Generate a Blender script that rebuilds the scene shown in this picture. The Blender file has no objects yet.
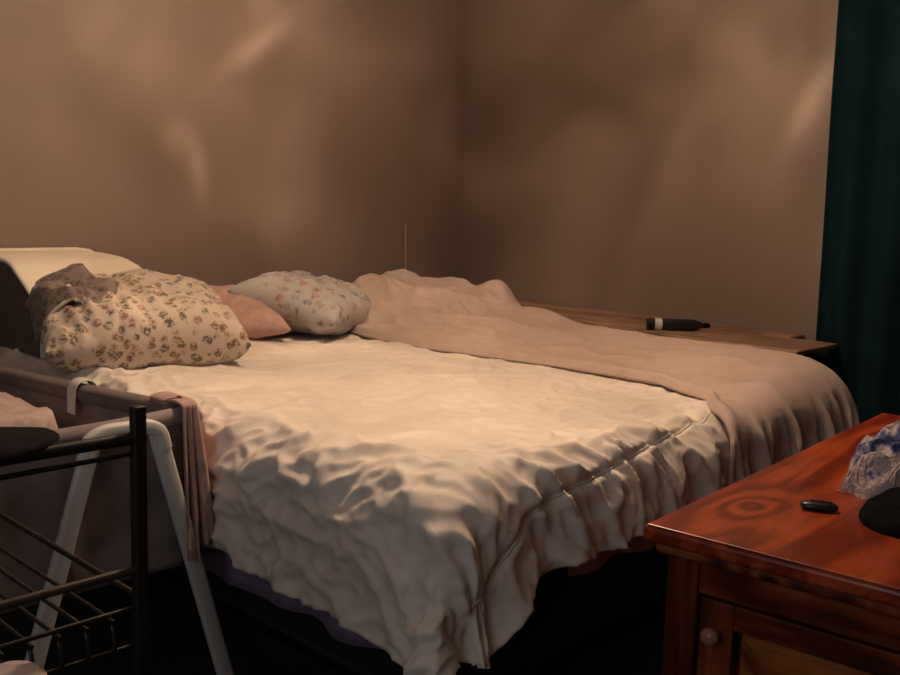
import bpy, bmesh, math, random
import numpy as np
from mathutils import Vector, Matrix, Euler

C = bpy.context.scene.collection
SC = bpy.context.scene
R = math.radians

# ------------------------------------------------------------------ camera
F, PITCH, ROLL, YAW, CAM_H = 1000.0, R(8.0), R(1.8), R(44.0), 1.2
fw = Vector((math.cos(YAW) * math.cos(PITCH), math.sin(YAW) * math.cos(PITCH), -math.sin(PITCH)))
rt0 = Vector((math.sin(YAW), -math.cos(YAW), 0))
up0 = rt0.cross(fw)
rt = math.cos(ROLL) * rt0 + math.sin(ROLL) * up0
up = math.cos(ROLL) * up0 - math.sin(ROLL) * rt0
cam = bpy.data.cameras.new('camera')
cam.sensor_fit = 'HORIZONTAL'; cam.sensor_width = 36.0
cam.lens = 36.0 * F / 900.0
cam.clip_start = 0.02
co = bpy.data.objects.new('camera', cam); C.objects.link(co)
m = Matrix((rt, up, -fw)).transposed().to_4x4(); m.translation = Vector((0, 0, CAM_H))
co.matrix_world = m
SC.camera = co

# ------------------------------------------------------------------ world, lights, exposure
w = bpy.data.worlds.new('world'); SC.world = w; w.use_nodes = True
w.node_tree.nodes['Background'].inputs[0].default_value = (0.5, 0.6, 0.8, 1)
w.node_tree.nodes['Background'].inputs[1].default_value = 0.02
SC.view_settings.view_transform = 'Standard'
SC.view_settings.look = 'None'
SC.view_settings.exposure = 0.0
SC.view_settings.gamma = 1.0
SC.view_settings.use_curve_mapping = False

LAMP = Vector((2.0, 1.8, 2.30))
WARM = (1.0, 0.70, 0.46)


def lobe_lamp(name, loc, base, broad, lobes, energy, radius=0.03):
    """A bulb with hand-set bright and dim lobes, as if in a patterned glass shade."""
    l = bpy.data.lights.new(name, 'POINT'); l.energy = energy; l.color = WARM; l.shadow_soft_size = radius
    o = bpy.data.objects.new(name, l); C.objects.link(o); o.location = loc
    l.use_nodes = True
    nt = l.node_tree; nt.nodes.clear()
    out = nt.nodes.new('ShaderNodeOutputLight'); em = nt.nodes.new('ShaderNodeEmission')
    nt.links.new(em.outputs[0], out.inputs[0])
    tc = nt.nodes.new('ShaderNodeTexCoord')
    d = tc.outputs['Normal']

    def M(op, a, b=None):
        n = nt.nodes.new('ShaderNodeMath'); n.operation = op
        for i, v in enumerate((a, b)):
            if v is None: continue
            if isinstance(v, (int, float)): n.inputs[i].default_value = v
            else: nt.links.new(v, n.inputs[i])
        return n.outputs[0]

    def dot(v):
        n = nt.nodes.new('ShaderNodeVectorMath'); n.operation = 'DOT_PRODUCT'
        nt.links.new(d, n.inputs[0]); n.inputs[1].default_value = v
        return n.outputs['Value']
    nz = nt.nodes.new('ShaderNodeTexNoise'); nt.links.new(d, nz.inputs['Vector'])
    nz.inputs['Scale'].default_value = 3.4; nz.inputs['Detail'].default_value = 2.0
    nz.inputs['Distortion'].default_value = 0.6
    tot = M('ADD', M('MULTIPLY', M('POWER', nz.outputs[0], 2.0), broad), base)
    for (p, q, wd, amp) in lobes:
        # a hand-placed brighter or dimmer lobe aimed from point p to point q
        p = Vector(p) - loc; q = Vector(q) - loc
        c = ((p + q) / 2).normalized(); t = (q - p)
        ln = t.length / 2 / ((p + q) / 2).length
        t = (t - c * t.dot(c)).normalized(); s = c.cross(t)
        a = M('POWER', M('DIVIDE', dot(t), max(ln, 0.01)), 2.0)
        b = M('POWER', M('DIVIDE', dot(s), wd), 2.0)
        g = M('POWER', 2.718, M('MULTIPLY', M('ADD', a, b), -1.0))
        g = M('MULTIPLY', g, M('GREATER_THAN', dot(c), 0.0))
        tot = M('ADD', tot, M('MULTIPLY', g, amp))
    nt.links.new(tot, em.inputs['Strength'])
    return o


LEFT_Y, RIGHT_X = 3.35, 3.52
LY_, RX_ = LEFT_Y, RIGHT_X
LAMP_LOBES = [  # lamp output shaped by hand: wall streaks, glow on the bed, dimmer zones
    ((2.21, LY_, 1.67), (2.47, LY_, 1.86), 0.020, 1.7),
    ((2.25, LY_, 1.82), (2.42, LY_, 1.95), 0.045, 0.5),
    ((1.94, LY_, 1.37), (2.05, LY_, 1.41), 0.03, 0.9),
    ((2.065, LY_, 1.37), (2.085, LY_, 1.19), 0.017, 1.4),
    ((2.36, LY_, 1.08), (2.56, LY_, 1.15), 0.035, 0.75),
    ((1.2, LY_, 1.2), (1.75, LY_, 1.7), 0.22, 0.42),
    ((2.3, LY_, 1.45), (2.75, LY_, 1.8), 0.15, 0.40),
    ((1.45, LY_, 1.75), (2.05, LY_, 1.1), 0.05, -0.28),
    ((2.95, LY_, 1.0), (3.45, LY_, 1.9), 0.25, -0.38),
    ((RX_, 1.57, 1.71), (RX_, 1.71, 1.44), 0.022, 1.2),
    ((RX_, 2.72, 1.18), (RX_, 2.5, 1.3), 0.10, 0.25),
    ((RX_, 2.25, 1.2), (RX_, 2.05, 1.25), 0.10, 0.25),
    ((RX_, 1.9, 1.3), (RX_, 1.6, 1.7), 0.10, 0.30),
    ((RX_, 3.0, 1.45), (RX_, 2.85, 1.6), 0.07, 0.16),
    ((1.25, 1.45, 0.7), (1.75, 1.5, 0.7), 0.30, 0.16),
    ((2.9, 2.9, 0.75), (2.8, 1.4, 0.75), 0.25, -0.28),
    ((1.4, 2.9, 0.8), (2.4, 2.9, 0.8), 0.16, -0.22),
    ((RX_, 3.6, 1.65), (RX_, 1.0, 1.65), 0.5, -0.70),
]
lobe_lamp('ceiling_lamp_bulb', LAMP, 0.55, 1.8, LAMP_LOBES, 69.0)
al = bpy.data.lights.new('added_fill_light', 'AREA'); al.shape = 'RECTANGLE'; al.size = 1.5; al.size_y = 1.5  # added fill light for the shaded sides; no window is built there
al.energy = 9.0; al.color = (0.93, 0.95, 0.97)
ao = bpy.data.objects.new('added_fill_light', al); C.objects.link(ao)
ao.location = (-1.2, 0.5, 1.55); ao.rotation_euler = (R(90), 0, R(-90 + 8))

# ------------------------------------------------------------------ helpers

def grad_noise(x, y, seed=0):
    x = np.asarray(x, float); y = np.asarray(y, float)
    rs = np.random.RandomState(seed); tab = rs.rand(4096) * 2 * np.pi
    xi = np.floor(x).astype(int); yi = np.floor(y).astype(int)
    xf = x - xi; yf = y - yi
    def g(ix, iy):
        return tab[(ix * 374761393 + iy * 668265263 + (ix * iy) * 97) % 4096]
    def dg(ix, iy, dx, dy):
        a = g(ix, iy); return np.cos(a) * dx + np.sin(a) * dy
    u = xf ** 3 * (xf * (xf * 6 - 15) + 10); v = yf ** 3 * (yf * (yf * 6 - 15) + 10)
    n00 = dg(xi, yi, xf, yf); n10 = dg(xi + 1, yi, xf - 1, yf)
    n01 = dg(xi, yi + 1, xf, yf - 1); n11 = dg(xi + 1, yi + 1, xf - 1, yf - 1)
    return (n00 * (1 - u) + n10 * u) * (1 - v) + (n01 * (1 - u) + n11 * u) * v * 1.0


def ridged(x, y, seed=0, sharp=2.0):
    return (1 - np.minimum(1, np.abs(grad_noise(x, y, seed)) * 2.2)) ** sharp


def sstep(a, b, x):
    t = np.clip((x - a) / (b - a), 0, 1); return t * t * (3 - 2 * t)


def gauss(x, y, cx, cy, sx, sy, ang=0.0):
    ca, sa = math.cos(ang), math.sin(ang)
    u = (x - cx) * ca + (y - cy) * sa; v = -(x - cx) * sa + (y - cy) * ca
    return np.exp(-(u / sx) ** 2 - (v / sy) ** 2)


def link(name, me, mat, parent=None, smooth=True):
    o = bpy.data.objects.new(name, me); C.objects.link(o)
    if mat: me.materials.append(mat)
    if smooth:
        me.polygons.foreach_set('use_smooth', [True] * len(me.polygons))
    if parent is not None: o.parent = parent
    return o


def from_bm(name, bm, mat, parent=None, smooth=True, auto=None):
    me = bpy.data.meshes.new(name); bm.normal_update(); bm.to_mesh(me); bm.free()
    o = link(name, me, mat, parent, smooth)
    if auto:
        md = o.modifiers.new('edge', 'EDGE_SPLIT'); md.split_angle = R(auto)
    return o


def grid_mesh(name, P, mat, parent=None, thick=0.0, offset=-1, wrap_u=False):
    """P: (nu, nv, 3) array of points."""
    nu, nv = P.shape[:2]
    me = bpy.data.meshes.new(name)
    idx = np.arange(nu * nv).reshape(nu, nv)
    if wrap_u: idx = np.vstack([idx, idx[:1]])
    f = np.stack([idx[:-1, :-1], idx[1:, :-1], idx[1:, 1:], idx[:-1, 1:]], -1).reshape(-1, 4)
    me.from_pydata(P.reshape(-1, 3).tolist(), [], f.tolist()); me.update()
    o = link(name, me, mat, parent)
    if thick:
        s = o.modifiers.new('thickness', 'SOLIDIFY'); s.thickness = thick; s.offset = offset
    return o


def add_box(bm, c, s, bev=0.0, rot=None, seg=2):
    r = bmesh.ops.create_cube(bm, size=1.0); vs = r['verts']
    bmesh.ops.scale(bm, verts=vs, vec=Vector(s))
    if bev > 0:
        es = list({e for v in vs for e in v.link_edges})
        rr = bmesh.ops.bevel(bm, geom=es, offset=bev, segments=seg, profile=0.5, affect='EDGES', clamp_overlap=True)
        vs = list({v for f in rr['faces'] for v in f.verts} | {v for v in vs if v.is_valid})
    if rot is not None: bmesh.ops.rotate(bm, verts=vs, cent=(0, 0, 0), matrix=Euler(rot).to_matrix())
    bmesh.ops.translate(bm, verts=vs, vec=Vector(c))


def box_obj(name, c, s, mat, parent=None, bev=0.0, rot=None):
    bm = bmesh.new(); add_box(bm, c, s, bev, rot); return from_bm(name, bm, mat, parent, smooth=False)


def smooth_path(pts, n=8):
    """Catmull-Rom through the points."""
    P = [Vector(p) for p in pts]
    if len(P) < 3: return P
    out = []
    Q = [2 * P[0] - P[1]] + P + [2 * P[-1] - P[-2]]
    for i in range(1, len(Q) - 2):
        a, b, c, d = Q[i - 1], Q[i], Q[i + 1], Q[i + 2]
        for k in range(n):
            t = k / n
            out.append(0.5 * ((2 * b) + (c - a) * t + (2 * a - 5 * b + 4 * c - d) * t * t + (3 * b - a - 3 * c + d) * t ** 3))
    out.append(P[-1]); return out


def add_tube(bm, pts, r, seg=10, flat=None, cap=True):
    """Sweep a circle (or an ellipse / superellipse flat=(ra, rb, up)) along pts."""
    P = [Vector(p) for p in pts]; rings = []
    t0 = (P[1] - P[0]).normalized()
    if flat: nrm = Vector(flat[2])
    else: nrm = Vector((0, 0, 1)) if abs(t0.z) < 0.9 else Vector((1, 0, 0))
    for i, p in enumerate(P):
        t = (P[min(i + 1, len(P) - 1)] - P[max(i - 1, 0)]).normalized()
        nrm = (nrm - t * nrm.dot(t)).normalized(); b = t.cross(nrm)
        ra = r[i] if isinstance(r, (list, tuple)) else r
        rA, rB = (flat[0], flat[1]) if flat else (ra, ra)
        ring = []
        for k in range(seg):
            a = 2 * math.pi * k / seg; cx, sx = math.cos(a), math.sin(a)
            if flat:
                cx = math.copysign(abs(cx) ** 0.55, cx); sx = math.copysign(abs(sx) ** 0.55, sx)
            ring.append(bm.verts.new(p + nrm * (cx * rA) + b * (sx * rB)))
        rings.append(ring)
    for i in range(len(rings) - 1):
        for k in range(seg):
            bm.faces.new((rings[i][k], rings[i][(k + 1) % seg], rings[i + 1][(k + 1) % seg], rings[i + 1][k]))
    if cap:
        bm.faces.new(rings[0][::-1]); bm.faces.new(rings[-1])


def tube_obj(name, pts, r, mat, parent=None, seg=10, flat=None):
    bm = bmesh.new(); add_tube(bm, pts, r, seg, flat); return from_bm(name, bm, mat, parent, auto=50)


def add_lathe(bm, prof, axis='z', seg=24, at=(0, 0, 0)):
    rings = []
    for (r, h) in prof:
        ring = []
        for k in range(seg):
            a = 2 * math.pi * k / seg; p = (r * math.cos(a), r * math.sin(a), h)
            if axis == 'x': p = (p[2], p[0], p[1])
            if axis == '-x': p = (-p[2], p[1], p[0])
            ring.append(bm.verts.new(Vector(p) + Vector(at)))
        rings.append(ring)
    for i in range(len(rings) - 1):
        for k in range(seg):
            bm.faces.new((rings[i][k], rings[i][(k + 1) % seg], rings[i + 1][(k + 1) % seg], rings[i + 1][k]))
    bm.faces.new(rings[0][::-1]); bm.faces.new(rings[-1])
    bmesh.ops.recalc_face_normals(bm, faces=bm.faces[:])


def thing(name, label, cat, loc=(0, 0, 0), rotz=0.0, group=None):
    o = bpy.data.objects.new(name, None); o.empty_display_size = 0.05; C.objects.link(o)
    o.location = loc; o.rotation_euler = (0, 0, rotz)
    return tag(o, label, cat, group)


def tag(o, label, cat, group=None):
    o['label'] = label; o['category'] = cat
    if group: o['group'] = group
    return o


def keep(o, parent):
    """Parent without moving a mesh whose vertices are in world space."""
    bpy.context.view_layer.update()
    o.parent = parent
    o.matrix_parent_inverse = (Matrix.Translation(parent.location) @ parent.rotation_euler.to_matrix().to_4x4()).inverted()
    return o


# ------------------------------------------------------------------ materials

def srgb(r, g, b):
    f = lambda c: (c / 255 / 12.92) if c <= 10 else ((c / 255 + 0.055) / 1.055) ** 2.4
    return (f(r), f(g), f(b), 1)


def new_mat(name, col, rough=0.6, spec=0.3, sheen=0.0, metal=0.0):
    mt = bpy.data.materials.new(name); mt.use_nodes = True
    b = mt.node_tree.nodes['Principled BSDF']
    b.inputs['Base Color'].default_value = col
    b.inputs['Roughness'].default_value = rough
    b.inputs['Specular IOR Level'].default_value = spec
    b.inputs['Sheen Weight'].default_value = sheen
    b.inputs['Metallic'].default_value = metal
    return mt, mt.node_tree, b


def nn(nt, typ, **kw):
    n = nt.nodes.new(typ)
    for k, v in kw.items():
        if k in n.inputs: n.inputs[k].default_value = v
        else: setattr(n, k, v)
    return n


def ramp(nt, fac, stops, interp='LINEAR'):
    r = nt.nodes.new('ShaderNodeValToRGB'); r.color_ramp.interpolation = interp
    while len(r.color_ramp.elements) < len(stops): r.color_ramp.elements.new(0.5)
    for e, (p, c) in zip(r.color_ramp.elements, stops): e.position = p; e.color = c
    nt.links.new(fac, r.inputs[0]); return r.outputs[0]


def coords(nt, scale=(1, 1, 1), rot=(0, 0, 0), loc=(0, 0, 0)):
    tc = nt.nodes.new('ShaderNodeTexCoord'); mp = nt.nodes.new('ShaderNodeMapping')
    mp.inputs['Scale'].default_value = scale; mp.inputs['Rotation'].default_value = rot; mp.inputs['Location'].default_value = loc
    nt.links.new(tc.outputs['Object'], mp.inputs[0]); return mp.outputs[0]


def mixc(nt, fac, a, b, mode='MIX'):
    n = nt.nodes.new('ShaderNodeMix'); n.data_type = 'RGBA'; n.blend_type = mode
    for i, v in ((0, fac), (6, a), (7, b)):
        if hasattr(v, 'is_linked'): nt.links.new(v, n.inputs[i])
        else: n.inputs[i].default_value = v
    return n.outputs[2]


def bump(nt, bsdf, h, strength=0.2, dist=0.01):
    b = nt.nodes.new('ShaderNodeBump'); b.inputs['Strength'].default_value = strength; b.inputs['Distance'].default_value = dist
    nt.links.new(h, b.inputs['Height']); nt.links.new(b.outputs[0], bsdf.inputs['Normal'])


def fabric(name, col, rough=0.75, var=0.08, weave=900, wr=30, spec=0.2, sheen=0.1, bs=0.25):
    mt, nt, b = new_mat(name, col, rough, spec, sheen)
    v = coords(nt)
    n1 = nn(nt, 'ShaderNodeTexNoise', Scale=wr, Detail=5.0); nt.links.new(v, n1.inputs['Vector'])
    n2 = nn(nt, 'ShaderNodeTexNoise', Scale=weave, Detail=1.0); nt.links.new(v, n2.inputs['Vector'])
    dk = tuple(c * (1 - var * 2) for c in col[:3]) + (1,)
    lt = tuple(min(1, c * (1 + var)) for c in col[:3]) + (1,)
    nt.links.new(ramp(nt, n1.outputs[0], [(0.3, dk), (0.7, lt)]), b.inputs['Base Color'])
    a = nn(nt, 'ShaderNodeMath', operation='MULTIPLY_ADD'); a.inputs[1].default_value = 0.15
    nt.links.new(n2.outputs[0], a.inputs[0]); nt.links.new(n1.outputs[0], a.inputs[2])
    bump(nt, b, a.outputs[0], bs, 0.012)
    return mt


def floral(name, base, dots, scale, size=0.36, seed=0.0, rough=0.8):
    mt, nt, b = new_mat(name, base, rough, 0.2, 0.1)
    v = coords(nt, loc=(seed, seed * 1.7, seed * 0.3))
    dn = nn(nt, 'ShaderNodeTexNoise', Scale=scale * 1.6, Detail=2.0); nt.links.new(v, dn.inputs['Vector'])
    vm = nn(nt, 'ShaderNodeVectorMath', operation='MULTIPLY_ADD'); vm.inputs[1].default_value = (0.6 / scale,) * 3
    nt.links.new(dn.outputs[1], vm.inputs[0]); nt.links.new(v, vm.inputs[2])
    vo = nn(nt, 'ShaderNodeTexVoronoi', Scale=scale); nt.links.new(vm.outputs[0], vo.inputs['Vector'])
    sep = nn(nt, 'ShaderNodeSeparateColor'); nt.links.new(vo.outputs['Color'], sep.inputs[0])
    stops = [(i / len(dots), c) for i, c in enumerate(dots)]
    dc = ramp(nt, sep.outputs[0], stops, 'CONSTANT')
    msk = ramp(nt, vo.outputs['Distance'], [(size * 0.75, (1, 1, 1, 1)), (size * 1.15, (0, 0, 0, 1))])
    # leaves and petals: some of each motif is missing
    n3 = nn(nt, 'ShaderNodeTexNoise', Scale=scale * 3.5, Detail=2.0); nt.links.new(v, n3.inputs['Vector'])
    br = ramp(nt, n3.outputs[0], [(0.38, (0.15, 0.15, 0.15, 1)), (0.55, (1, 1, 1, 1))])
    mm = mixc(nt, 1.0, msk, br, 'MULTIPLY')
    bw = nn(nt, 'ShaderNodeRGBToBW'); nt.links.new(mm, bw.inputs[0])
    nt.links.new(mixc(nt, bw.outputs[0], base, dc), b.inputs['Base Color'])
    n1 = nn(nt, 'ShaderNodeTexNoise', Scale=22.0, Detail=4.0); nt.links.new(v, n1.inputs['Vector'])
    bump(nt, b, n1.outputs[0], 0.3, 0.012)
    return mt


def pine(name, c_dark, c_mid, c_light, axis='x', knots=(), rough=0.32, scale=1.0, coat=0.12):
    mt, nt, b = new_mat(name, c_mid, rough, 0.4)
    b.inputs['Coat Weight'].default_value = coat; b.inputs['Coat Roughness'].default_value = 0.25
    sc = {'x': (1.6, 11, 11), 'y': (11, 1.6, 11), 'z': (11, 11, 1.6)}[axis]
    v = coords(nt, scale=tuple(s * scale for s in sc))
    n0 = nn(nt, 'ShaderNodeTexNoise', Scale=0.9, Detail=3.0, Distortion=0.4); nt.links.new(v, n0.inputs['Vector'])
    h = nn(nt, 'ShaderNodeMath', operation='MULTIPLY'); h.inputs[1].default_value = 9.0
    nt.links.new(n0.outputs[0], h.inputs[0])
    val = h.outputs[0]
    vo = coords(nt)
    for (kx, ky, kz, kr) in knots:
        ds = nn(nt, 'ShaderNodeVectorMath', operation='SUBTRACT'); ds.inputs[1].default_value = (kx, ky, kz); nt.links.new(vo, ds.inputs[0])
        st = {'x': (0.55, 1, 1), 'y': (1, 0.55, 1), 'z': (1, 1, 0.55)}[axis]
        ml = nn(nt, 'ShaderNodeVectorMath', operation='MULTIPLY'); ml.inputs[1].default_value = st; nt.links.new(ds.outputs[0], ml.inputs[0])
        le = nn(nt, 'ShaderNodeVectorMath', operation='LENGTH'); nt.links.new(ml.outputs[0], le.inputs[0])
        q = nn(nt, 'ShaderNodeMath', operation='DIVIDE'); nt.links.new(le.outputs['Value'], q.inputs[0]); q.inputs[1].default_value = kr
        e = nn(nt, 'ShaderNodeMath', operation='POWER'); e.inputs[0].default_value = 0.36; nt.links.new(q.outputs[0], e.inputs[1])
        e2 = nn(nt, 'ShaderNodeMath', operation='MULTIPLY_ADD'); e2.inputs[1].default_value = 8.0
        nt.links.new(e.outputs[0], e2.inputs[0]); nt.links.new(val, e2.inputs[2]); val = e2.outputs[0]
    s = nn(nt, 'ShaderNodeMath', operation='SINE')
    ml = nn(nt, 'ShaderNodeMath', operation='MULTIPLY'); ml.inputs[1].default_value = 2.2; nt.links.new(val, ml.inputs[0])
    nt.links.new(ml.outputs[0], s.inputs[0])
    rg = nn(nt, 'ShaderNodeMapRange'); rg.inputs['From Min'].default_value = -1; nt.links.new(s.outputs[0], rg.inputs[0])
    grain = ramp(nt, rg.outputs[0], [(0.0, c_dark), (0.45, c_mid), (1.0, c_light)])
    n4 = nn(nt, 'ShaderNodeTexNoise', Scale=3.0, Detail=6.0); v2 = coords(nt, scale=tuple(s * 4 for s in sc)); nt.links.new(v2, n4.inputs['Vector'])
    streak = ramp(nt, n4.outputs[0], [(0.35, (0.62, 0.6, 0.6, 1)), (0.6, (1, 1, 1, 1))])
    col = mixc(nt, 0.75, grain, streak, 'MULTIPLY')
    n5 = nn(nt, 'ShaderNodeTexNoise', Scale=5.0, Detail=2.0); nt.links.new(vo, n5.inputs['Vector'])
    col = mixc(nt, 0.6, col, ramp(nt, n5.outputs[0], [(0.35, (0.6, 0.55, 0.55, 1)), (0.65, (1.1, 1.1, 1.1, 1))]), 'MULTIPLY')
    for (kx, ky, kz, kr) in knots:
        ds = nn(nt, 'ShaderNodeVectorMath', operation='DISTANCE'); ds.inputs[1].default_value = (kx, ky, kz); nt.links.new(vo, ds.inputs[0])
        dm = ramp(nt, ds.outputs['Value'], [(kr * 0.12, (0.4, 0.4, 0.4, 1)), (kr * 0.8, (1, 1, 1, 1))])
        col = mixc(nt, 0.85, col, dm, 'MULTIPLY')
    nt.links.new(col, b.inputs['Base Color'])
    bump(nt, b, rg.outputs[0], 0.05, 0.004)
    return mt


def paint_wall(name, col):
    mt, nt, b = new_mat(name, col, 0.55, 0.25)
    v = coords(nt)
    n1 = nn(nt, 'ShaderNodeTexNoise', Scale=1.6, Detail=3.0); nt.links.new(v, n1.inputs['Vector'])
    lo = tuple(c * 0.93 for c in col[:3]) + (1,); hi = tuple(c * 1.06 for c in col[:3]) + (1,)
    nt.links.new(ramp(nt, n1.outputs[0], [(0.3, lo), (0.7, hi)]), b.inputs['Base Color'])
    n2 = nn(nt, 'ShaderNodeTexNoise', Scale=140.0, Detail=3.0); nt.links.new(v, n2.inputs['Vector'])
    bump(nt, b, n2.outputs[0], 0.08, 0.004)
    return mt


M_WALL = paint_wall('taupe_paint', (0.228, 0.174, 0.146, 1))
M_CEIL = paint_wall('ceiling_paint', (0.55, 0.52, 0.48, 1))
M_FLOOR = fabric('shade_black_carpet', (0.010, 0.009, 0.009, 1), 0.95, 0.2, 500, 60)  # near-black colour puts the shade under the bed into the carpet
M_BASE = new_mat('baseboard_paint', (0.25, 0.2, 0.16, 1), 0.4)[0]
M_DUVET = fabric('cream_satin', (0.74, 0.665, 0.60, 1), 0.5, 0.03, 700, 26, 0.35, 0.15, 0.22)
M_BLANKET = fabric('tan_satin', (0.49, 0.375, 0.325, 1), 0.5, 0.05, 700, 30, 0.35, 0.15, 0.25)
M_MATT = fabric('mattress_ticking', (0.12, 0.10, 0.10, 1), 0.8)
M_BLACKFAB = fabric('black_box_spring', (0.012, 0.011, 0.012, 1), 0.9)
M_PURPLE = fabric('purple_sheet', (0.20, 0.15, 0.24, 1), 0.7)
M_PINKSHEET = fabric('pink_sheet', (0.33, 0.18, 0.17, 1), 0.7)
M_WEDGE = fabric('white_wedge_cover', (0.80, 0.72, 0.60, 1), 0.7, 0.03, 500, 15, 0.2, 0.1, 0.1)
M_WEDGE_SHADE = fabric('shaded_wedge_end', (0.10, 0.075, 0.06, 1), 0.8)  # end face darkened: its shade is put into the colour
M_FLORAL = floral('cream_floral_cotton', (0.60, 0.51, 0.43, 1),
                  [srgb(116, 102, 84), srgb(140, 100, 86), srgb(108, 104, 84), srgb(160, 122, 102), srgb(98, 88, 80), srgb(130, 112, 84)], 34.0, 0.46)
M_LINING = floral('grey_floral_lining', (0.23, 0.185, 0.165, 1), [srgb(95, 75, 70), srgb(110, 80, 74), srgb(84, 76, 70)], 40.0, 0.5, 3.0)
M_FLORAL2 = floral('pale_floral_cotton', (0.43, 0.41, 0.40, 1),
                   [srgb(150, 140, 132), srgb(170, 120, 118), srgb(120, 118, 124), srgb(160, 145, 126), srgb(132, 96, 104)], 26.0, 0.42, 5.0)
M_PINK = fabric('pink_cotton', (0.50, 0.32, 0.28, 1), 0.8)
M_BLACKMETAL = new_mat('black_coated_metal', (0.012, 0.011, 0.010, 1), 0.38, 0.5)[0]
M_LITMETAL = new_mat('lit_black_metal', (0.045, 0.033, 0.024, 1), 0.4, 0.5)[0]  # black rack metal with the light on one rail put into its colour
M_WHITEPL = new_mat('white_plastic', (0.62, 0.60, 0.58, 1), 0.4, 0.4)[0]
M_GREYLEG = new_mat('white_lacquered_tube', (0.60, 0.58, 0.58, 1), 0.35, 0.4)[0]
M_MAUVE = fabric('mauve_grey_fabric', (0.26, 0.205, 0.205, 1), 0.85, 0.06, 600, 20)
M_MAUVEDK = fabric('mauve_padded_rail', (0.17, 0.125, 0.12, 1), 0.8, 0.06, 600, 20)
M_PINKBLK = fabric('dusty_pink_blanket', (0.40, 0.26, 0.235, 1), 0.85, 0.08, 500, 40)
M_PALEPINK = fabric('pale_pink_blanket', (0.52, 0.40, 0.36, 1), 0.85, 0.08, 500, 40)
M_DARKCLOTH = fabric('charcoal_cloth', (0.018, 0.016, 0.018, 1), 0.95, 0.08, 900, 30, 0.05, 0.0)
M_TEAL = fabric('dark_teal_curtain', (0.0055, 0.018, 0.022, 1), 0.9, 0.1, 600, 12, 0.05, 0.0)
M_BOARD = pine('pale_board', (0.20, 0.12, 0.07, 1), (0.33, 0.21, 0.13, 1), (0.42, 0.28, 0.18, 1), 'y', (), 0.5, 1.0, 0.0)
M_BLACKPL = new_mat('black_plastic', (0.008, 0.008, 0.009, 1), 0.35, 0.5)[0]
M_BLACKMAT = new_mat('matte_black', (0.005, 0.005, 0.006, 1), 0.9, 0.05)[0]
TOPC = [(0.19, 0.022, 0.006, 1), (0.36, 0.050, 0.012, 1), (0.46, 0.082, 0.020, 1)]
FRC_SHADED = [(0.07, 0.012, 0.005, 1), (0.17, 0.034, 0.010, 1), (0.26, 0.062, 0.018, 1)]  # same pine as the top, darkened to put the front's shade into its colour
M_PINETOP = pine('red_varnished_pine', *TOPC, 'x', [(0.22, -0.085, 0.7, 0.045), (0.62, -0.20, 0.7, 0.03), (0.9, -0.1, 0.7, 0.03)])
M_PINEF = pine('shaded_red_pine_front', *FRC_SHADED, 'y', [(0.02, -0.20, 0.66, 0.03), (0.03, -0.36, 0.67, 0.03)], 0.5, 1.0, 0.0)
M_PINEV = pine('shaded_red_pine_upright', *FRC_SHADED, 'z', [(0.05, -0.1, 0.35, 0.03)], 0.5, 1.0, 0.0)
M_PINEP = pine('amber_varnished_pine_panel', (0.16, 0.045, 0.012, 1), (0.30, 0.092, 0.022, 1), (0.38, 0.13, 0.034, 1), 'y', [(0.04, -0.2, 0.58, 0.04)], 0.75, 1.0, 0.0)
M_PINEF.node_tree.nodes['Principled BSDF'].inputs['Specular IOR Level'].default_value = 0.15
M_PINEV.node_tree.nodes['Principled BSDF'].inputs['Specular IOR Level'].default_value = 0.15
M_PINEP.node_tree.nodes['Principled BSDF'].inputs['Specular IOR Level'].default_value = 0.1
M_CABLE = new_mat('beige_cable', (0.34, 0.28, 0.23, 1), 0.5)[0]
M_KNOB = new_mat('pinkish_wood_knob', (0.34, 0.14, 0.10, 1), 0.35, 0.5)[0]

# ------------------------------------------------------------------ room
X0R, Y0R, ZC = -1.3, -1.6, 2.45


def struct(name, c, s, mat):
    o = box_obj(name, c, s, mat); o['kind'] = 'structure'; return o


T = 0.1
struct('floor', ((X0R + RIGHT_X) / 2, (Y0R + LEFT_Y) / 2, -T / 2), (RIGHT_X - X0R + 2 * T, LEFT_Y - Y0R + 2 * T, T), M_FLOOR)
struct('ceiling', ((X0R + RIGHT_X) / 2, (Y0R + LEFT_Y) / 2, ZC + T / 2), (RIGHT_X - X0R + 2 * T, LEFT_Y - Y0R + 2 * T, T), M_CEIL)
struct('wall_left', ((X0R + RIGHT_X) / 2, LEFT_Y + T / 2, ZC / 2), (RIGHT_X - X0R + 2 * T, T, ZC), M_WALL)
struct('wall_right', (RIGHT_X + T / 2, (Y0R + LEFT_Y) / 2, ZC / 2), (T, LEFT_Y - Y0R, ZC), M_WALL)
struct('wall_back', (X0R - T / 2, (Y0R + LEFT_Y) / 2, ZC / 2), (T, LEFT_Y - Y0R, ZC), M_WALL)
struct('wall_front', ((X0R + RIGHT_X) / 2, Y0R - T / 2, ZC / 2), (RIGHT_X - X0R + 2 * T, T, ZC), M_WALL)
struct('baseboard_left', ((X0R + RIGHT_X) / 2, LEFT_Y - 0.007, 0.05), (RIGHT_X - X0R, 0.014, 0.1), M_BASE)
struct('baseboard_right', (RIGHT_X - 0.007, (Y0R + LEFT_Y - 0.014) / 2, 0.05), (0.014, LEFT_Y - Y0R - 0.014, 0.1), M_BASE)

# ------------------------------------------------------------------ bed
BX0, BX1, BY0, BY1 = 1.23, 2.93, 1.17, 3.31
ZT, RHO = 0.69, 0.10
bed = thing('bed', 'wide bed against the corner with black base and purple sheet showing below the duvet', 'bed', ((BX0 + BX1) / 2, (BY0 + BY1) / 2, 0))


def bedpart(o): return keep(o, bed)


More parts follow.
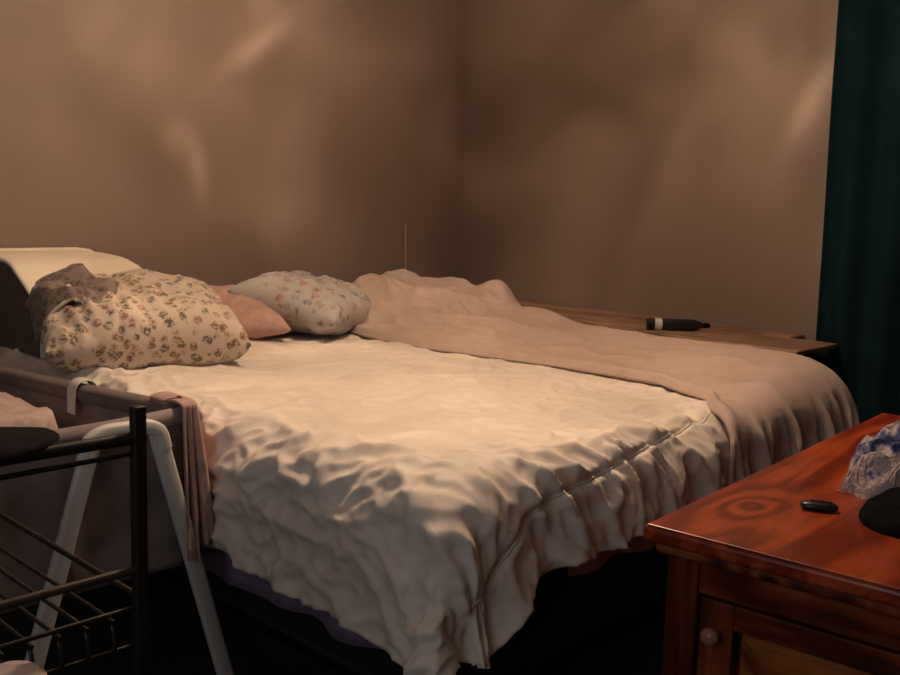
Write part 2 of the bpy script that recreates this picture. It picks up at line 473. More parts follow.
bedpart(box_obj('box_spring', ((BX0 + BX1) / 2 + 0.02, (BY0 + BY1) / 2 + 0.06, 0.31), (BX1 - BX0 - 0.08, BY1 - BY0 - 0.14, 0.22), M_BLACKFAB, None, 0.03))
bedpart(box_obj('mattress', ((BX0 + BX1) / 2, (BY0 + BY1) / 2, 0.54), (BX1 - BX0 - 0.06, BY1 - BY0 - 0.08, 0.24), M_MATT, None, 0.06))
bm = bmesh.new()
for (a, b) in ((BX0 + 0.06, 0), (BX1 - 0.06, 0)):
    add_box(bm, (a, (BY0 + BY1) / 2 + 0.06, 0.18), (0.04, BY1 - BY0 - 0.2, 0.05), 0.004)
for yy in (BY0 + 0.16, BY1 - 0.06):
    add_box(bm, ((BX0 + BX1) / 2, yy, 0.18), (BX1 - BX0 - 0.1, 0.04, 0.05), 0.004)
bedpart(from_bm('bed_frame', bm, M_BLACKMETAL, None, False))
for xx in (BX0 + 0.10, BX1 - 0.10):
    for yy in (BY0 + 0.2, BY1 - 0.1):
        bedpart(tube_obj('leg', [(xx, yy, 0), (xx, yy, 0.16)], 0.022, M_BLACKMETAL))
# purple sheet hanging a little lower than the duvet along the near side
s = np.linspace(0, 1, 120); t = np.linspace(0, 1, 14)
S_, T_ = np.meshgrid(s, t, indexing='ij')
yy = 1.2 + S_ * 1.9
zz = 0.60 - T_ * (0.315 + 0.03 * grad_noise(S_ * 9, S_ * 0 + 3.3, 4) - 0.05 * (1 - S_) ** 4)
xx = BX0 + 0.018 + 0.010 * np.sin(S_ * 60 + 2 * T_) * T_ + 0.01 * grad_noise(S_ * 20, T_ * 2, 7)
o = bedpart(grid_mesh('sheet', np.stack([xx, yy, zz], -1), M_PURPLE, None, 0.004)); o['label'] = 'purple sheet edge below the duvet'
yy2 = BY0 + 0.022 + 0.010 * np.sin(S_ * 40 + 2 * T_) * T_
xx2 = 1.62 + S_ * 1.2
zz2 = 0.60 - T_ * (0.17 + 0.03 * grad_noise(S_ * 7, S_ * 0 + 1.3, 14))
o = bedpart(grid_mesh('sheet', np.stack([xx2, yy2, zz2], -1), M_PINKSHEET, None, 0.004)); o['label'] = 'pink sheet edge peeping out at the foot'


def lay(x, y, zt=ZT, tilt=0.10, flute=True, x0=BX0, x1=BX1, y0=BY0):
    """Cloth lying on the bed: cloth coordinates x, y become a point; past the edges it rolls over and hangs."""
    x = np.asarray(x, float); y = np.asarray(y, float)
    e = 0.025
    ax0, ax1, ay0 = x0 + RHO - e, x1 - RHO + e, y0 + RHO - e
    dx = np.where(x < ax0, x - ax0, np.where(x > ax1, x - ax1, 0.0))
    dy = np.where(y < ay0, y - ay0, 0.0)
    r = np.hypot(dx, dy); rs = np.maximum(r, 1e-9)
    ux, uy = dx / rs, dy / rs
    q = RHO * math.pi / 2
    ang = np.minimum(r, q) / RHO
    out = RHO * np.sin(ang); drop = RHO * (1 - np.cos(ang))
    ex = np.maximum(0, r - q)
    out = out + ex * math.sin(tilt); drop = drop + ex * math.cos(tilt)
    if flute:
        th = np.arctan2(np.abs(dy), np.abs(dx)); cm = np.sin(2 * th) ** 1.0
        out = out + np.maximum(0, r - 0.06) * cm * (0.12 * np.cos(4 * (th - 0.50)) + 0.10)
    px = np.clip(x, ax0, ax1) + ux * out
    py = np.where(y < ay0, ay0, y) + uy * out
    pz = zt - drop
    return np.stack([px, py, pz], -1), r, dx, dy


def normals(P):
    du = np.gradient(P, axis=0); dv = np.gradient(P, axis=1)
    n = np.cross(du, dv); n /= np.maximum(1e-9, np.linalg.norm(n, axis=-1, keepdims=True)); return n


def xe_of(y):
    """Left edge of the tan blanket over the far part of the bed."""
    ys = [0.80, 1.10, 1.22, 1.30, 1.52, 1.86, 2.20, 2.40, 2.60, 2.9, 3.2]
    xs = [2.16, 2.16, 2.20, 2.32, 2.43, 2.42, 2.36, 2.33, 2.34, 2.40, 2.45]
    return np.interp(y, ys, xs)


# ---- duvet
LX, LY = 0.375, 0.27
nx, ny = 330, 380
a = np.linspace(BX0 + RHO - LX, BX1 + 0.10, nx); b = np.linspace(BY0 + RHO - LY, 3.22, ny)
A, B = np.meshgrid(a, b, indexing='ij')
# uneven hem
edge_l = sstep(BX0 + RHO, BX0 + RHO - LX, A); edge_f = sstep(BY0 + RHO, BY0 + RHO - LY, B)
A2 = A + edge_l * (0.035 * grad_noise(B * 3.1, B * 0 + 0.7, 11) + 0.018 * grad_noise(B * 9, B * 0 + 4, 12))
B2 = B + edge_f * (0.035 * grad_noise(A * 3.3, A * 0 + 2.2, 13) + 0.018 * grad_noise(A * 11, A * 0 + 6, 14))
A2 = A2 - edge_l * 0.05 * np.exp(-((B - BY0 - 0.02) / 0.16) ** 2)
B2 = B2 - edge_f * 0.145 * np.exp(-((A - BX0 - 0.03) / 0.17) ** 2)
P, r, dx, dy = lay(A2, B2)
N = normals(P)
if N[nx // 2, ny // 2, 2] < 0: N = -N
topm = 1 - sstep(0.0, 0.10, r)
wx = A + 0.05 * grad_noise(A * 5, B * 5, 21); wy = B + 0.05 * grad_noise(A * 5, B * 5, 22)
d = 0.016 * grad_noise(A * 2.3, B * 2.3, 1) + 0.008 * grad_noise(A * 5, B * 5, 2)
d += 0.007 * (ridged(wx * 6, wy * 8, 3, 2.6) - 0.4) + 0.0035 * (ridged(wx * 14 + wy * 5, wy * 12, 6, 2.4) - 0.4) + 0.002 * grad_noise(wx * 26, wy * 26, 5)
# puckers that run in from the foot seam and the near side
fd = np.clip(BY0 + 0.30 - B, 0, 1); nearf = sstep(0.0, 0.26, fd)
puck = ridged(wx * 13 + wy * 7, wy * 4.5 - wx * 2, 31, 1.6)
puckb = ridged(wx * 24 + wy * 12, wy * 9 - wx * 5, 35, 1.6)
d += nearf * (0.019 * (puck - 0.5) + 0.009 * (puckb - 0.5)) * (0.4 + 0.6 * sstep(1.3, 1.55, A))
nearl = sstep(BX0 + 0.22, BX0 + 0.0, A)
puck2 = ridged(wx * 9 + wy * 2.5, wy * 5.0 - wx * 3.0, 33, 1.6)
puck3 = ridged(wx * 22, wy * 16 + wx * 6, 34, 1.5)
d += nearl * (0.022 * (puck2 - 0.5) + 0.009 * (puck3 - 0.5))
# hanging folds at the foot: broad vertical rolls
hang_f = sstep(0.10, 0.2, -dy)
d += hang_f * (0.012 * np.sin(A * 2 * math.pi / 0.17 + 2.5 * grad_noise(A * 4, B * 3, 41)) + 0.010 * (ridged(wx * 11, wy * 2.0, 42, 1.5) - 0.5))
# keep the duvet low where the tan blanket lies over it
under = sstep(-0.02, 0.06, A - xe_of(B))
d = d * (1 - under) - 0.012 * under
d += 0.04 * gauss(A, B, 1.22, 2.9, 0.13, 0.25)
# keep the plateau over the near corner smooth and slightly full
d += 0.012 * gauss(A, B, BX0 + 0.16, BY0 + 0.2, 0.16, 0.16)
s_seam = np.interp(A, [1.20, 1.30, 1.45, 1.71, 1.95, 2.2], [0.185, 0.178, 0.14, 0.112, 0.085, 0.05])
sd = (BY0 + RHO - s_seam) - B
on_seam = sstep(BX0 - 0.02, BX0 + 0.06, A) * sstep(2.25, 2.1, A)
d += on_seam * (-0.014 * np.exp(-(sd / 0.009) ** 2) - 0.008 * sstep(0.0, 0.02, sd) * sstep(0.12, 0.05, sd))
P = P + N * d[..., None]
# seam line across the foot
sx = np.linspace(BX0 + RHO - 0.12, 2.20, 90)
ss = np.interp(sx, [1.20, 1.30, 1.45, 1.71, 1.95, 2.2], [0.185, 0.178, 0.14, 0.112, 0.085, 0.05])
duvet = grid_mesh('duvet', P, M_DUVET, None, 0.014, -1)
tag(duvet, 'large cream satin duvet spread over the bed with a hanging corner', 'duvet')


def on_grid(xv, yv, lift=0.0):
    ia = np.clip((xv - a[0]) / (a[-1] - a[0]) * (nx - 1), 0, nx - 2); ib = np.clip((yv - b[0]) / (b[-1] - b[0]) * (ny - 1), 0, ny - 2)
    i0 = int(ia); j0 = int(ib); fa, fb = ia - i0, ib - j0
    Q = P[i0, j0] * (1 - fa) * (1 - fb) + P[i0 + 1, j0] * fa * (1 - fb) + P[i0, j0 + 1] * (1 - fa) * fb + P[i0 + 1, j0 + 1] * fa * fb
    n = N[i0, j0]
    return Vector(Q + n * lift)


pts = [on_grid(x_, BY0 + RHO - s_, 0.002) for x_, s_ in zip(sx, ss)]
o = tube_obj('seam_piping', pts, 0.0018, M_DUVET, None, 8); o.parent = duvet

# ---- tan blanket over the far part, bunched at its head end
nu, nv = 190, 330
v = np.linspace(0.93, 3.16, nv); u = np.linspace(0, 1, nu)
U, V = np.meshgrid(u, v, indexing='ij')
XE = xe_of(V) + 0.012 * grad_noise(V * 8, V * 0 + 1, 51)
XR = BX1 + 0.10
A = XE + U * (XR - XE); B = V + sstep(1.1, 0.93, V) * 0.03 * grad_noise(A * 7, A * 0, 52)
P2, r2, dx2, dy2 = lay(A, B, ZT + 0.012, 0.12, True, BX0, BX1 - 0.02, BY0 - 0.02)
N2 = normals(P2)
if N2[nu // 2, nv // 2, 2] < 0: N2 = -N2
ed = A - XE
on_top = 1 - sstep(0.0, 0.14, r2)
h = 0.068 * sstep(0.0, 0.45, ed) * sstep(1.05, 1.35, B)
heap = 0.105 * gauss(A, B, 2.80, 3.02, 0.30, 0.30) + 0.065 * gauss(A, B, 2.80, 2.68, 0.20, 0.16) + 0.095 * gauss(A, B, 2.87, 2.50, 0.085, 0.075) + 0.03 * gauss(A, B, 2.88, 2.3, 0.12, 0.12)
heap += 0.05 * gauss(A, B, 2.60, 2.95, 0.12, 0.3)
heap *= sstep(0.0, 0.12, ed)
wx = A + 0.05 * grad_noise(A * 5, B * 5, 61); wy = B + 0.05 * grad_noise(A * 5, B * 5, 62)
fold = 0.028 * (ridged(wx * 5.5 + wy * 1.5, wy * 2.0, 163, 1.5) - 0.3) * sstep(2.0, 2.5, B) + 0.018 * (ridged(wx * 12, wy * 6, 164, 2) - 0.4) * sstep(2.1, 2.6, B)
fold += 0.006 * (ridged(wx * 6, wy * 4, 65, 2) - 0.5) + 0.008 * grad_noise(A * 3, B * 3, 66)
fold *= sstep(0.0, 0.08, ed) * (0.3 + 0.7 * sstep(0.0, 0.12, BX1 - A) * sstep(0.0, 0.15, 3.16 - B))
hem = 0.016 * np.exp(-((ed - 0.025) / 0.022) ** 2) - 0.012 * np.exp(-(ed / 0.010) ** 2)
hang = sstep(0.06, 0.2, -dy2)
vf = hang * ((0.012 + 0.016 * grad_noise(A * 6, B * 0 + 2, 69)) * np.sin(A * 2 * math.pi / 0.085 + 4.0 * grad_noise(A * 5, B * 2, 67)) + 0.036 * (ridged(wx * 14, wy * 1.6, 68, 1.8) - 0.5))
P2 = P2 + N2 * ((fold + vf + hem * on_top)[..., None])
P2[..., 2] += (h + heap) * (1 - sstep(0.0, 0.25, r2) * 0.7)
bl = grid_mesh('blanket', P2, M_BLANKET, None, 0.012, -1)
tag(bl, 'tan satin blanket over the far part of the bed, bunched up beside the floral pillow', 'blanket')

# ------------------------------------------------------------------ wedge cushion, pillows
wedge = thing('wedge_cushion', 'large white wedge cushion standing at the head of the bed against the wall', 'cushion', (1.5, 3.15, 0.70))
prof = [(3.33, 0.70), (3.335, 0.98), (3.31, 0.995), (3.20, 0.997), (3.06, 0.985), (3.00, 0.955), (2.92, 0.905), (2.85, 0.855), (2.835, 0.82), (2.84, 0.70)]
pp = smooth_path([(0, y, 0.70 + (z - 0.70) * 0.945) for y, z in prof], 5)
xs = [1.235, 1.237, 1.245, 1.27, 1.4, 1.50, 1.58, 1.63, 1.66, 1.68]
ins = [0.02, 0.008, 0.002, 0, 0, 0, 0.0, 0.012, 0.04, 0.075]
rows = []
for x_, i_ in zip(xs, ins):
    rows.append([[x_, p.y + i_ * (3.1 - p.y) * 0.8, max(0.70, p.z - i_ * (p.z - 0.70) * 2.2)] for p in pp])
o = keep(grid_mesh('cover', np.array(rows), M_WEDGE), wedge)
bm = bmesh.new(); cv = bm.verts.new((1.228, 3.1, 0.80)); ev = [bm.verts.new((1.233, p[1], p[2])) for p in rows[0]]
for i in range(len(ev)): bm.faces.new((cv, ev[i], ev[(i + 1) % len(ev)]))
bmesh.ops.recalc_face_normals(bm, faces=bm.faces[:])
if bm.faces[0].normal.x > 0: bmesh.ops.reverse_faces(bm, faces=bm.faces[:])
o = keep(from_bm('end_panel', bm, M_WEDGE_SHADE, None, False), wedge); o['label'] = 'end panel of the wedge with shade put into its brown'


def pillow_points(wd, dp, th, nu_=70, nv_=56, seed=0, wr=0.012, pinch=0.10, pw=2.6, crumple=None):
    u = np.linspace(-1, 1, nu_); v = np.linspace(-1, 1, nv_)
    U, V = np.meshgrid(u, v, indexing='ij')
    X = wd / 2 * U * (1 - pinch * (1 - np.abs(V) ** 2.0) * np.abs(U) ** 3); Y = dp / 2 * V * (1 - pinch * (1 - np.abs(U) ** 2.0) * np.abs(V) ** 3)
    H = np.sqrt(np.clip((1 - np.abs(U) ** pw) * (1 - np.abs(V) ** pw), 0, 1)) ** 0.9
    out = []
    for sgn in (1, -1):
        n = grad_noise(X * 9 + 3, Y * 9, seed + (0 if sgn > 0 else 5)) * wr * 1.2 + (ridged(X * 11 + 2 * Y, Y * 8, seed + 2, 2) - 0.4) * wr
        Z = sgn * (th / 2 * H + n * H ** 0.5)
        if crumple is not None and sgn > 0: Z = Z + crumple(U, V, X, Y) * H ** 0.4
        out.append(np.stack([X, Y, Z], -1))
    return out


def pillow_mesh(name, mat, parent, **kw):
    top, bot = pillow_points(**kw)
    n, k = top.shape[:2]
    # one closed skin: the two halves share the rim
    me = bpy.data.meshes.new(name)
    vt = np.concatenate([top.reshape(-1, 3), bot.reshape(-1, 3)])
    it = np.arange(n * k).reshape(n, k); ib = it + n * k
    rim = np.zeros((n, k), bool); rim[0] = rim[-1] = True; rim[:, 0] = rim[:, -1] = True
    ib = np.where(rim, it, ib)
    q = lambda I: np.stack([I[:-1, :-1], I[1:, :-1], I[1:, 1:], I[:-1, 1:]], -1).reshape(-1, 4)
    faces = np.concatenate([q(it), q(ib)[:, ::-1]])
    me.from_pydata(vt.tolist(), [], faces.tolist())
    bmm = bmesh.new(); bmm.from_mesh(me)
    bmesh.ops.delete(bmm, geom=[v for v in bmm.verts if not v.link_faces], context='VERTS')
    bmm.to_mesh(me); bmm.free(); me.update()
    return link(name, me, mat, parent)


def crum(U, V, X, Y):
    m_ = sstep(-0.15, -0.75, U)
    return m_ * (0.030 * (ridged(X * 13 - Y * 5, Y * 10 + X * 4, 91, 1.5) - 0.5) - 0.02) - 0.012 * np.exp(-((U + 0.22 - 0.10 * V) / 0.03) ** 2)


p1 = thing('pillow', 'plump cream floral pillow with a crumpled open case leaning on the white wedge', 'pillow', (1.475, 2.735, 0.806))
p1.rotation_euler = (R(14), R(1), R(-15))
cover = pillow_mesh('pillowcase', M_FLORAL, p1, wd=0.575, dp=0.46, th=0.215, seed=70, wr=0.016, pinch=0.05, pw=4.2, crumple=crum)
# crumpled lining folded out of the open end of the case: creased facets with pale hems
u = np.linspace(0, 1, 90); vv = np.linspace(0, 1, 80)
U, V = np.meshgrid(u, vv, indexing='ij')


def tri(t): return np.abs(t - np.floor(t) - 0.5) * 2


def lining_z(X, Y):
    H = 0.1075 * np.sqrt(np.clip((1 - np.abs(X / 0.297) ** 4.2) * (1 - np.abs(Y / 0.235) ** 4.2), 0, 1))
    f = 0.040 * tri(X * 5.5 + Y * 3.6 + 0.35) + 0.020 * tri(X * 3.2 - Y * 7 + 0.2) + 0.008 * grad_noise(X * 18, Y * 18, 96)
    return H + f * (0.25 + 0.75 * np.clip(H / 0.08, 0, 1)) - 0.018


X = -0.288 + U * (0.200 + 0.03 * np.sin(V * 7)); Y = -0.07 + V * 0.262 + 0.03 * (1 - U) * (V - 0.5)
Z = lining_z(X, Y) - 0.03 * (np.abs(U - 0.5) * 2) ** 8 - 0.04 * (np.abs(V - 0.5) * 2) ** 10
lin = grid_mesh('pillowcase_lining', np.stack([X, Y, Z], -1), M_LINING, p1, 0.004); lin['label'] = 'grey crumpled lining of the open pillowcase'
zl = np.stack([X, Y, Z], -1)
pts = [tuple(zl[-1, k] + np.array([0.002, 0, 0.004])) for k in range(76, 3, -3)] + [tuple(zl[k, 0] + np.array([0, -0.002, 0.004])) for k in range(86, 6, -4)]
o = tube_obj('hem', smooth_path(pts, 2), 0.0055, M_FLORAL, lin, 8); o['label'] = 'pale hem of the open pillowcase'

p2 = thing('pillow', 'pale grey floral pillow lying by the wall beside the bunched blanket', 'pillow', (2.33, 2.965, 0.79))
p2.rotation_euler = (R(12), R(3), R(28))
pillow_mesh('pillowcase', M_FLORAL2, p2, wd=0.58, dp=0.42, th=0.18, seed=77, wr=0.018, pinch=0.06, pw=3.0)
p3 = thing('pillow', 'small pink pillow tucked between the two floral pillows', 'pillow', (1.955, 3.03, 0.77))
p3.rotation_euler = (R(12), R(0), R(-24))
pillow_mesh('pillowcase', M_PINK, p3, wd=0.44, dp=0.40, th=0.14, seed=79, wr=0.008)

# ------------------------------------------------------------------ plank bench by the right wall
bench = thing('bench', 'long narrow wooden board on dark supports along the wall beyond the bed', 'bench', (3.26, 2.15, 0))
keep(box_obj('board', (3.2275, 2.20, 0.733), (0.315, 1.58, 0.016), M_BOARD, None, 0.003), bench)
keep(box_obj('board', (3.4525, 2.29, 0.733), (0.130, 1.40, 0.016), M_BOARD, None, 0.003), bench)
for yy in (1.62, 2.82):
    keep(box_obj('support', (3.24, yy, 0.3615), (0.27, 0.28, 0.723), M_BLACKMAT, None, 0.01), bench)
bt = thing('bottle', 'small black bottle with a white band lying on the board by the wall', 'bottle', (3.19, 1.93, 0.741))
dirv = Vector((3.264, 1.823, 0)) - Vector((3.105, 1.988, 0)); bt.rotation_euler = (0, 0, math.atan2(dirv.y, dirv.x))
bm = bmesh.new(); add_lathe(bm, [(0.016, -0.11), (0.021, -0.108), (0.022, -0.05), (0.022, 0.055), (0.019, 0.075), (0.010, 0.092), (0.008, 0.096)], 'x', 24, (0, 0, 0.022))
from_bm('bottle_body', bm, M_BLACKPL, bt, auto=40)
bm = bmesh.new(); add_lathe(bm, [(0.0225, -0.082), (0.0228, -0.080), (0.0228, -0.058), (0.0225, -0.056)], 'x', 24, (0, 0, 0.022))
o = from_bm('label_band', bm, M_WHITEPL, bt, auto=40); o['label'] = 'white band round the bottle'
bm = bmesh.new(); add_lathe(bm, [(0.0085, 0.095), (0.0095, 0.097), (0.0095, 0.116), (0.006, 0.122)], 'x', 18, (0, 0, 0.022))
from_bm('cap', bm, M_BLACKMAT, bt, auto=40)

cable = tube_obj('cable', smooth_path([(3.15, 3.342, 0.42), (3.152, 3.342, 0.80), (3.146, 3.341, 0.95), (3.144, 3.342, 1.07)], 6), 0.006, M_CABLE)
tag(cable, 'thin pale cable running up the wall above the bunched blanket', 'cable')

# ------------------------------------------------------------------ curtain
s = np.linspace(0, 1, 320); t = np.linspace(0, 1, 60)
S_, T_ = np.meshgrid(s, t, indexing='ij')
yy = 1.53 - 0.035 * T_ * (1 - S_) - S_ * (1.75 - 0.02 * np.sin(T_ * 3))
zz = 2.42 - T_ * 2.40
amp = 0.012 + 0.014 * T_
xx = 3.415 + amp * np.sin(S_ * 2 * math.pi * 11 + 1.3 * np.sin(S_ * 9) + 0.5 * T_) + 0.008 * grad_noise(S_ * 14, T_ * 4, 8)
cur = thing('curtain', 'dark teal floor length curtain hanging over the right wall', 'curtain', (3.42, 0.62, 0))
keep(grid_mesh('drape', np.stack([xx, yy, zz], -1), M_TEAL, None, 0.004, 0), cur)
keep(tube_obj('curtain_rod', [(3.43, 1.55, 2.40), (3.43, -0.35, 2.40)], 0.011, M_BLACKMETAL), cur)

# ------------------------------------------------------------------ dresser
dr = thing('dresser', 'red varnished knotty pine chest with a panelled door at the foot of the bed', 'dresser', (1.308, 0.83, 0), R(4.5))
ZD = 0.70
bm = bmesh.new()
add_box(bm, (0.61, -0.33, ZD - 0.013), (1.22, 0.66, 0.026), 0.007, None, 3)
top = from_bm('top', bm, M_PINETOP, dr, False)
bm = bmesh.new()
add_box(bm, (0.61, -0.33, ZD - 0.036), (1.19, 0.63, 0.020), 0.008, None, 3)
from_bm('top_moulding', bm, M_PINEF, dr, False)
# raised lip along the top's front
bm = bmesh.new()
add_box(bm, (0.017, -0.33, ZD + 0.0008), (0.030, 0.645, 0.0036), 0.0015)
from_bm('edge_band', bm, M_PINETOP, dr, False)
ZB = ZD - 0.046
bm = bmesh.new(); add_box(bm, (0.63, -0.33, (0.06 + ZB) / 2), (1.10, 0.55, ZB - 0.06), 0.003)
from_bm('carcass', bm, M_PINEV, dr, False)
for (lx, ly) in ((0.075, -0.05), (0.075, -0.61), (1.165, -0.05), (1.165, -0.61)):
    box_obj('leg', (lx, ly, ZB / 2), (0.055, 0.055, ZB), M_PINEV, dr, 0.006)
box_obj('rail', (0.068, -0.33, ZB - 0.03), (0.034, 0.505, 0.06), M_PINEF, dr, 0.003)
box_obj('rail', (0.068, -0.33, 0.12), (0.034, 0.505, 0.06), M_PINEF, dr, 0.003)
# door: stiles, rails, a raised panel and its knob
door = bpy.data.objects.new('door', None); C.objects.link(door); door.parent = dr
DZ0, DZ1, DY0, DY1 = 0.16, ZB - 0.065, -0.575, -0.082
xf = 0.064
for yy in (DY1 - 0.028, DY0 + 0.028): box_obj('stile', (xf, yy, (DZ0 + DZ1) / 2), (0.024, 0.056, DZ1 - DZ0), M_PINEV, door, 0.003)
for zz_ in (DZ1 - 0.02, DZ0 + 0.03): box_obj('door_rail', (xf, (DY0 + DY1) / 2, zz_), (0.023, DY1 - DY0 - 0.112, 0.04), M_PINEF, door, 0.003)
bm = bmesh.new()
y0_, y1_, z0_, z1_ = DY0 + 0.064, DY1 - 0.064, DZ0 + 0.058, DZ1 - 0.046
vo_ = [(xf + 0.008, y1_, z0_), (xf + 0.008, y0_, z0_), (xf + 0.008, y0_, z1_), (xf + 0.008, y1_, z1_)]
k_ = 0.038
vi_ = [(xf - 0.010, y1_ - k_, z0_ + k_), (xf - 0.010, y0_ + k_, z0_ + k_), (xf - 0.010, y0_ + k_, z1_ - k_), (xf - 0.010, y1_ - k_, z1_ - k_)]
A_ = [bm.verts.new(p) for p in vo_]; B_ = [bm.verts.new(p) for p in vi_]
D_ = [bm.verts.new((xf + 0.02, p[1], p[2])) for p in vo_]
for i in range(4):
    j = (i + 1) % 4
    bm.faces.new((A_[i], A_[j], B_[j], B_[i])); bm.faces.new((D_[i], D_[j], A_[j], A_[i]))
bm.faces.new(B_); bm.faces.new(D_[::-1])
bmesh.ops.recalc_face_normals(bm, faces=bm.faces[:])
from_bm('panel', bm, M_PINEP, door, False)
bm = bmesh.new()
add_lathe(bm, [(0.007, 0.0), (0.006, 0.010), (0.009, 0.014), (0.0135, 0.020), (0.0145, 0.026), (0.012, 0.032), (0.006, 0.035), (0.001, 0.0355)], '-x', 24, (xf - 0.012, DY1 - 0.030, 0.540))
from_bm('knob', bm, M_KNOB, door, auto=50)

# things on the dresser
fob = thing('remote_control', 'small black oval remote lying alone on the red wooden top', 'remote control', (1.602, 0.676, ZD))
fob.rotation_euler = (0, 0, math.atan2(0.649 - 0.70, 1.616 - 1.59))
P_ = []
for k in range(9):
    ph = -math.pi / 2 + math.pi * k / 8; rr = max(0.02, math.cos(ph)) ** 0.5
    ring = []
    for j in range(40):
        an = 2 * math.pi * j / 40
        cx_ = math.copysign(abs(math.cos(an)) ** 0.7, math.cos(an)); sy_ = math.copysign(abs(math.sin(an)) ** 0.8, math.sin(an))
        ring.append([0.031 * rr * cx_, 0.0165 * rr * sy_, 0.0075 + 0.0074 * math.sin(ph)])
    P_.append(ring)
P_ = np.array(P_); me_ = None
bm = bmesh.new(); rings = [[bm.verts.new(p) for p in rg_] for rg_ in P_]
for i in range(8):
    for j in range(40): bm.faces.new((rings[i][j], rings[i][(j + 1) % 40], rings[i + 1][(j + 1) % 40], rings[i + 1][j]))
bm.faces.new(rings[0][::-1]); bm.faces.new(rings[-1])
from_bm('shell', bm, M_BLACKPL, fob, auto=60)
for bxp in (-0.010, 0.004, 0.016):
    bm = bmesh.new(); add_lathe(bm, [(0.004, 0.0), (0.004, 0.001), (0.003, 0.0014)], 'z', 16, (bxp, 0, 0.0142))
    from_bm('button', bm, M_DARKCLOTH, fob, auto=50)


def blob(name, cx, cy, z0, lx, ly, hz, mat, seed, amp=0.02, fr=8, nu_=90, nv_=40, dent=0.0):
    """A crumpled heap of cloth: closed surface with folds, flat underside."""
    ph = np.linspace(0, math.pi / 2 * 1.0, nv_); an = np.linspace(0, 2 * math.pi, nu_, endpoint=False)
    AN, PH = np.meshgrid(an, ph, indexing='ij')
    rr = np.cos(PH) ** 0.8
    X = lx * rr * np.cos(AN); Y = ly * rr * np.sin(AN); Z = hz * np.sin(PH) ** 0.9
    n = grad_noise(X * fr + 7, Y * fr + Z * fr, seed); rg_ = ridged(X * fr * 1.4 + Z * 5, Y * fr * 1.4 - Z * 4, seed + 3, 1.6)
    k = 1 + (n * 0.35 + (rg_ - 0.5) * 0.25)
    X = cx + X * (0.9 + 0.1 * k); Y = cy + Y * (0.9 + 0.1 * k); Z = z0 + np.maximum(0, Z * k)
    Pb = np.stack([X, Y, Z], -1)
    base = Pb[:, :1].copy(); base[:, :, 0] = cx; base[:, :, 1] = cy; base[:, :, 2] = z0
    base2 = Pb[:, :1].copy(); base2[:, :, 2] = z0
    return grid_mesh(name, np.concatenate([base, base2, Pb], 1), mat, None, 0, -1, True)


pouch = blob('pouch', 1.69, 0.535, ZD, 0.135, 0.095, 0.036, M_BLACKMAT, 101, fr=14)
tag(pouch, 'soft black pouch lying on the red wooden top under the blue cloth', 'bag')


def scarf_mat():
    mt, nt, b = new_mat('blue_white_knit', (0.2, 0.22, 0.4, 1), 0.9, 0.2, 0.2)
    v = coords(nt)
    n1 = nn(nt, 'ShaderNodeTexNoise', Scale=22.0, Detail=2.0, Distortion=0.8); nt.links.new(v, n1.inputs['Vector'])
    sp = nn(nt, 'ShaderNodeSeparateXYZ'); nt.links.new(v, sp.inputs[0])
    mr = nn(nt, 'ShaderNodeMapRange'); mr.inputs['From Min'].default_value = 1.80; mr.inputs['From Max'].default_value = 1.72; mr.inputs['To Max'].default_value = 0.16
    nt.links.new(sp.outputs[0], mr.inputs[0])
    ad = nn(nt, 'ShaderNodeMath', operation='ADD'); nt.links.new(n1.outputs[0], ad.inputs[0]); nt.links.new(mr.outputs[0], ad.inputs[1])
    nt.links.new(ramp(nt, ad.outputs[0], [(0.36, srgb(26, 28, 56)), (0.47, srgb(64, 76, 134)), (0.53, srgb(112, 116, 158)), (0.58, srgb(182, 166, 164))]), b.inputs['Base Color'])
    n2 = nn(nt, 'ShaderNodeTexNoise', Scale=160.0, Detail=2.0); nt.links.new(v, n2.inputs['Vector'])
    bump(nt, b, n2.outputs[0], 0.6, 0.01)
    return mt


M_SCARF = scarf_mat()
M_FRINGE = fabric('pale_fringe', (0.48, 0.40, 0.40, 1), 0.9)
sc_t = thing('scarf', 'crumpled blue and white fringed scarf heaped on the red wooden top', 'scarf', (1.79, 0.64, ZD))
keep(blob('scarf_body', 1.862, 0.645, ZD, 0.135, 0.075, 0.100, M_SCARF, 111, fr=16), sc_t)
random.seed(4)
bm = bmesh.new()
for k in range(46):
    f_ = k / 45
    x_ = 1.740 + 0.035 * f_ + 0.02 * math.sin(f_ * 5); y_ = 0.595 + f_ * 0.10
    z_ = ZD + 0.012 + random.random() * 0.055
    dxx, dyy = -0.012 - 0.016 * random.random(), 0.012 * (random.random() - 0.3)
    add_tube(bm, smooth_path([(x_ + 0.03, y_, z_), (x_, y_ + dyy * 0.4, z_ + 0.002), (x_ + dxx * 0.7, y_ + dyy, max(ZD + 0.002, z_ - 0.012)), (x_ + dxx, y_ + dyy * 1.6, max(ZD + 0.002, z_ - 0.026))], 3), 0.0013, 5)
fr_ = keep(from_bm('fringe', bm, M_FRINGE), sc_t)

# ------------------------------------------------------------------ bassinet beside the bed
bas = thing('bassinet', 'grey fabric bedside bassinet on white A-shaped legs next to the bed', 'bassinet', (0.86, 2.25, 0))
BXa, BXb, BYa, BYb, BZ = 0.56, 1.135, 1.90, 3.0, 0.715


def bpart(o): return keep(o, bas)


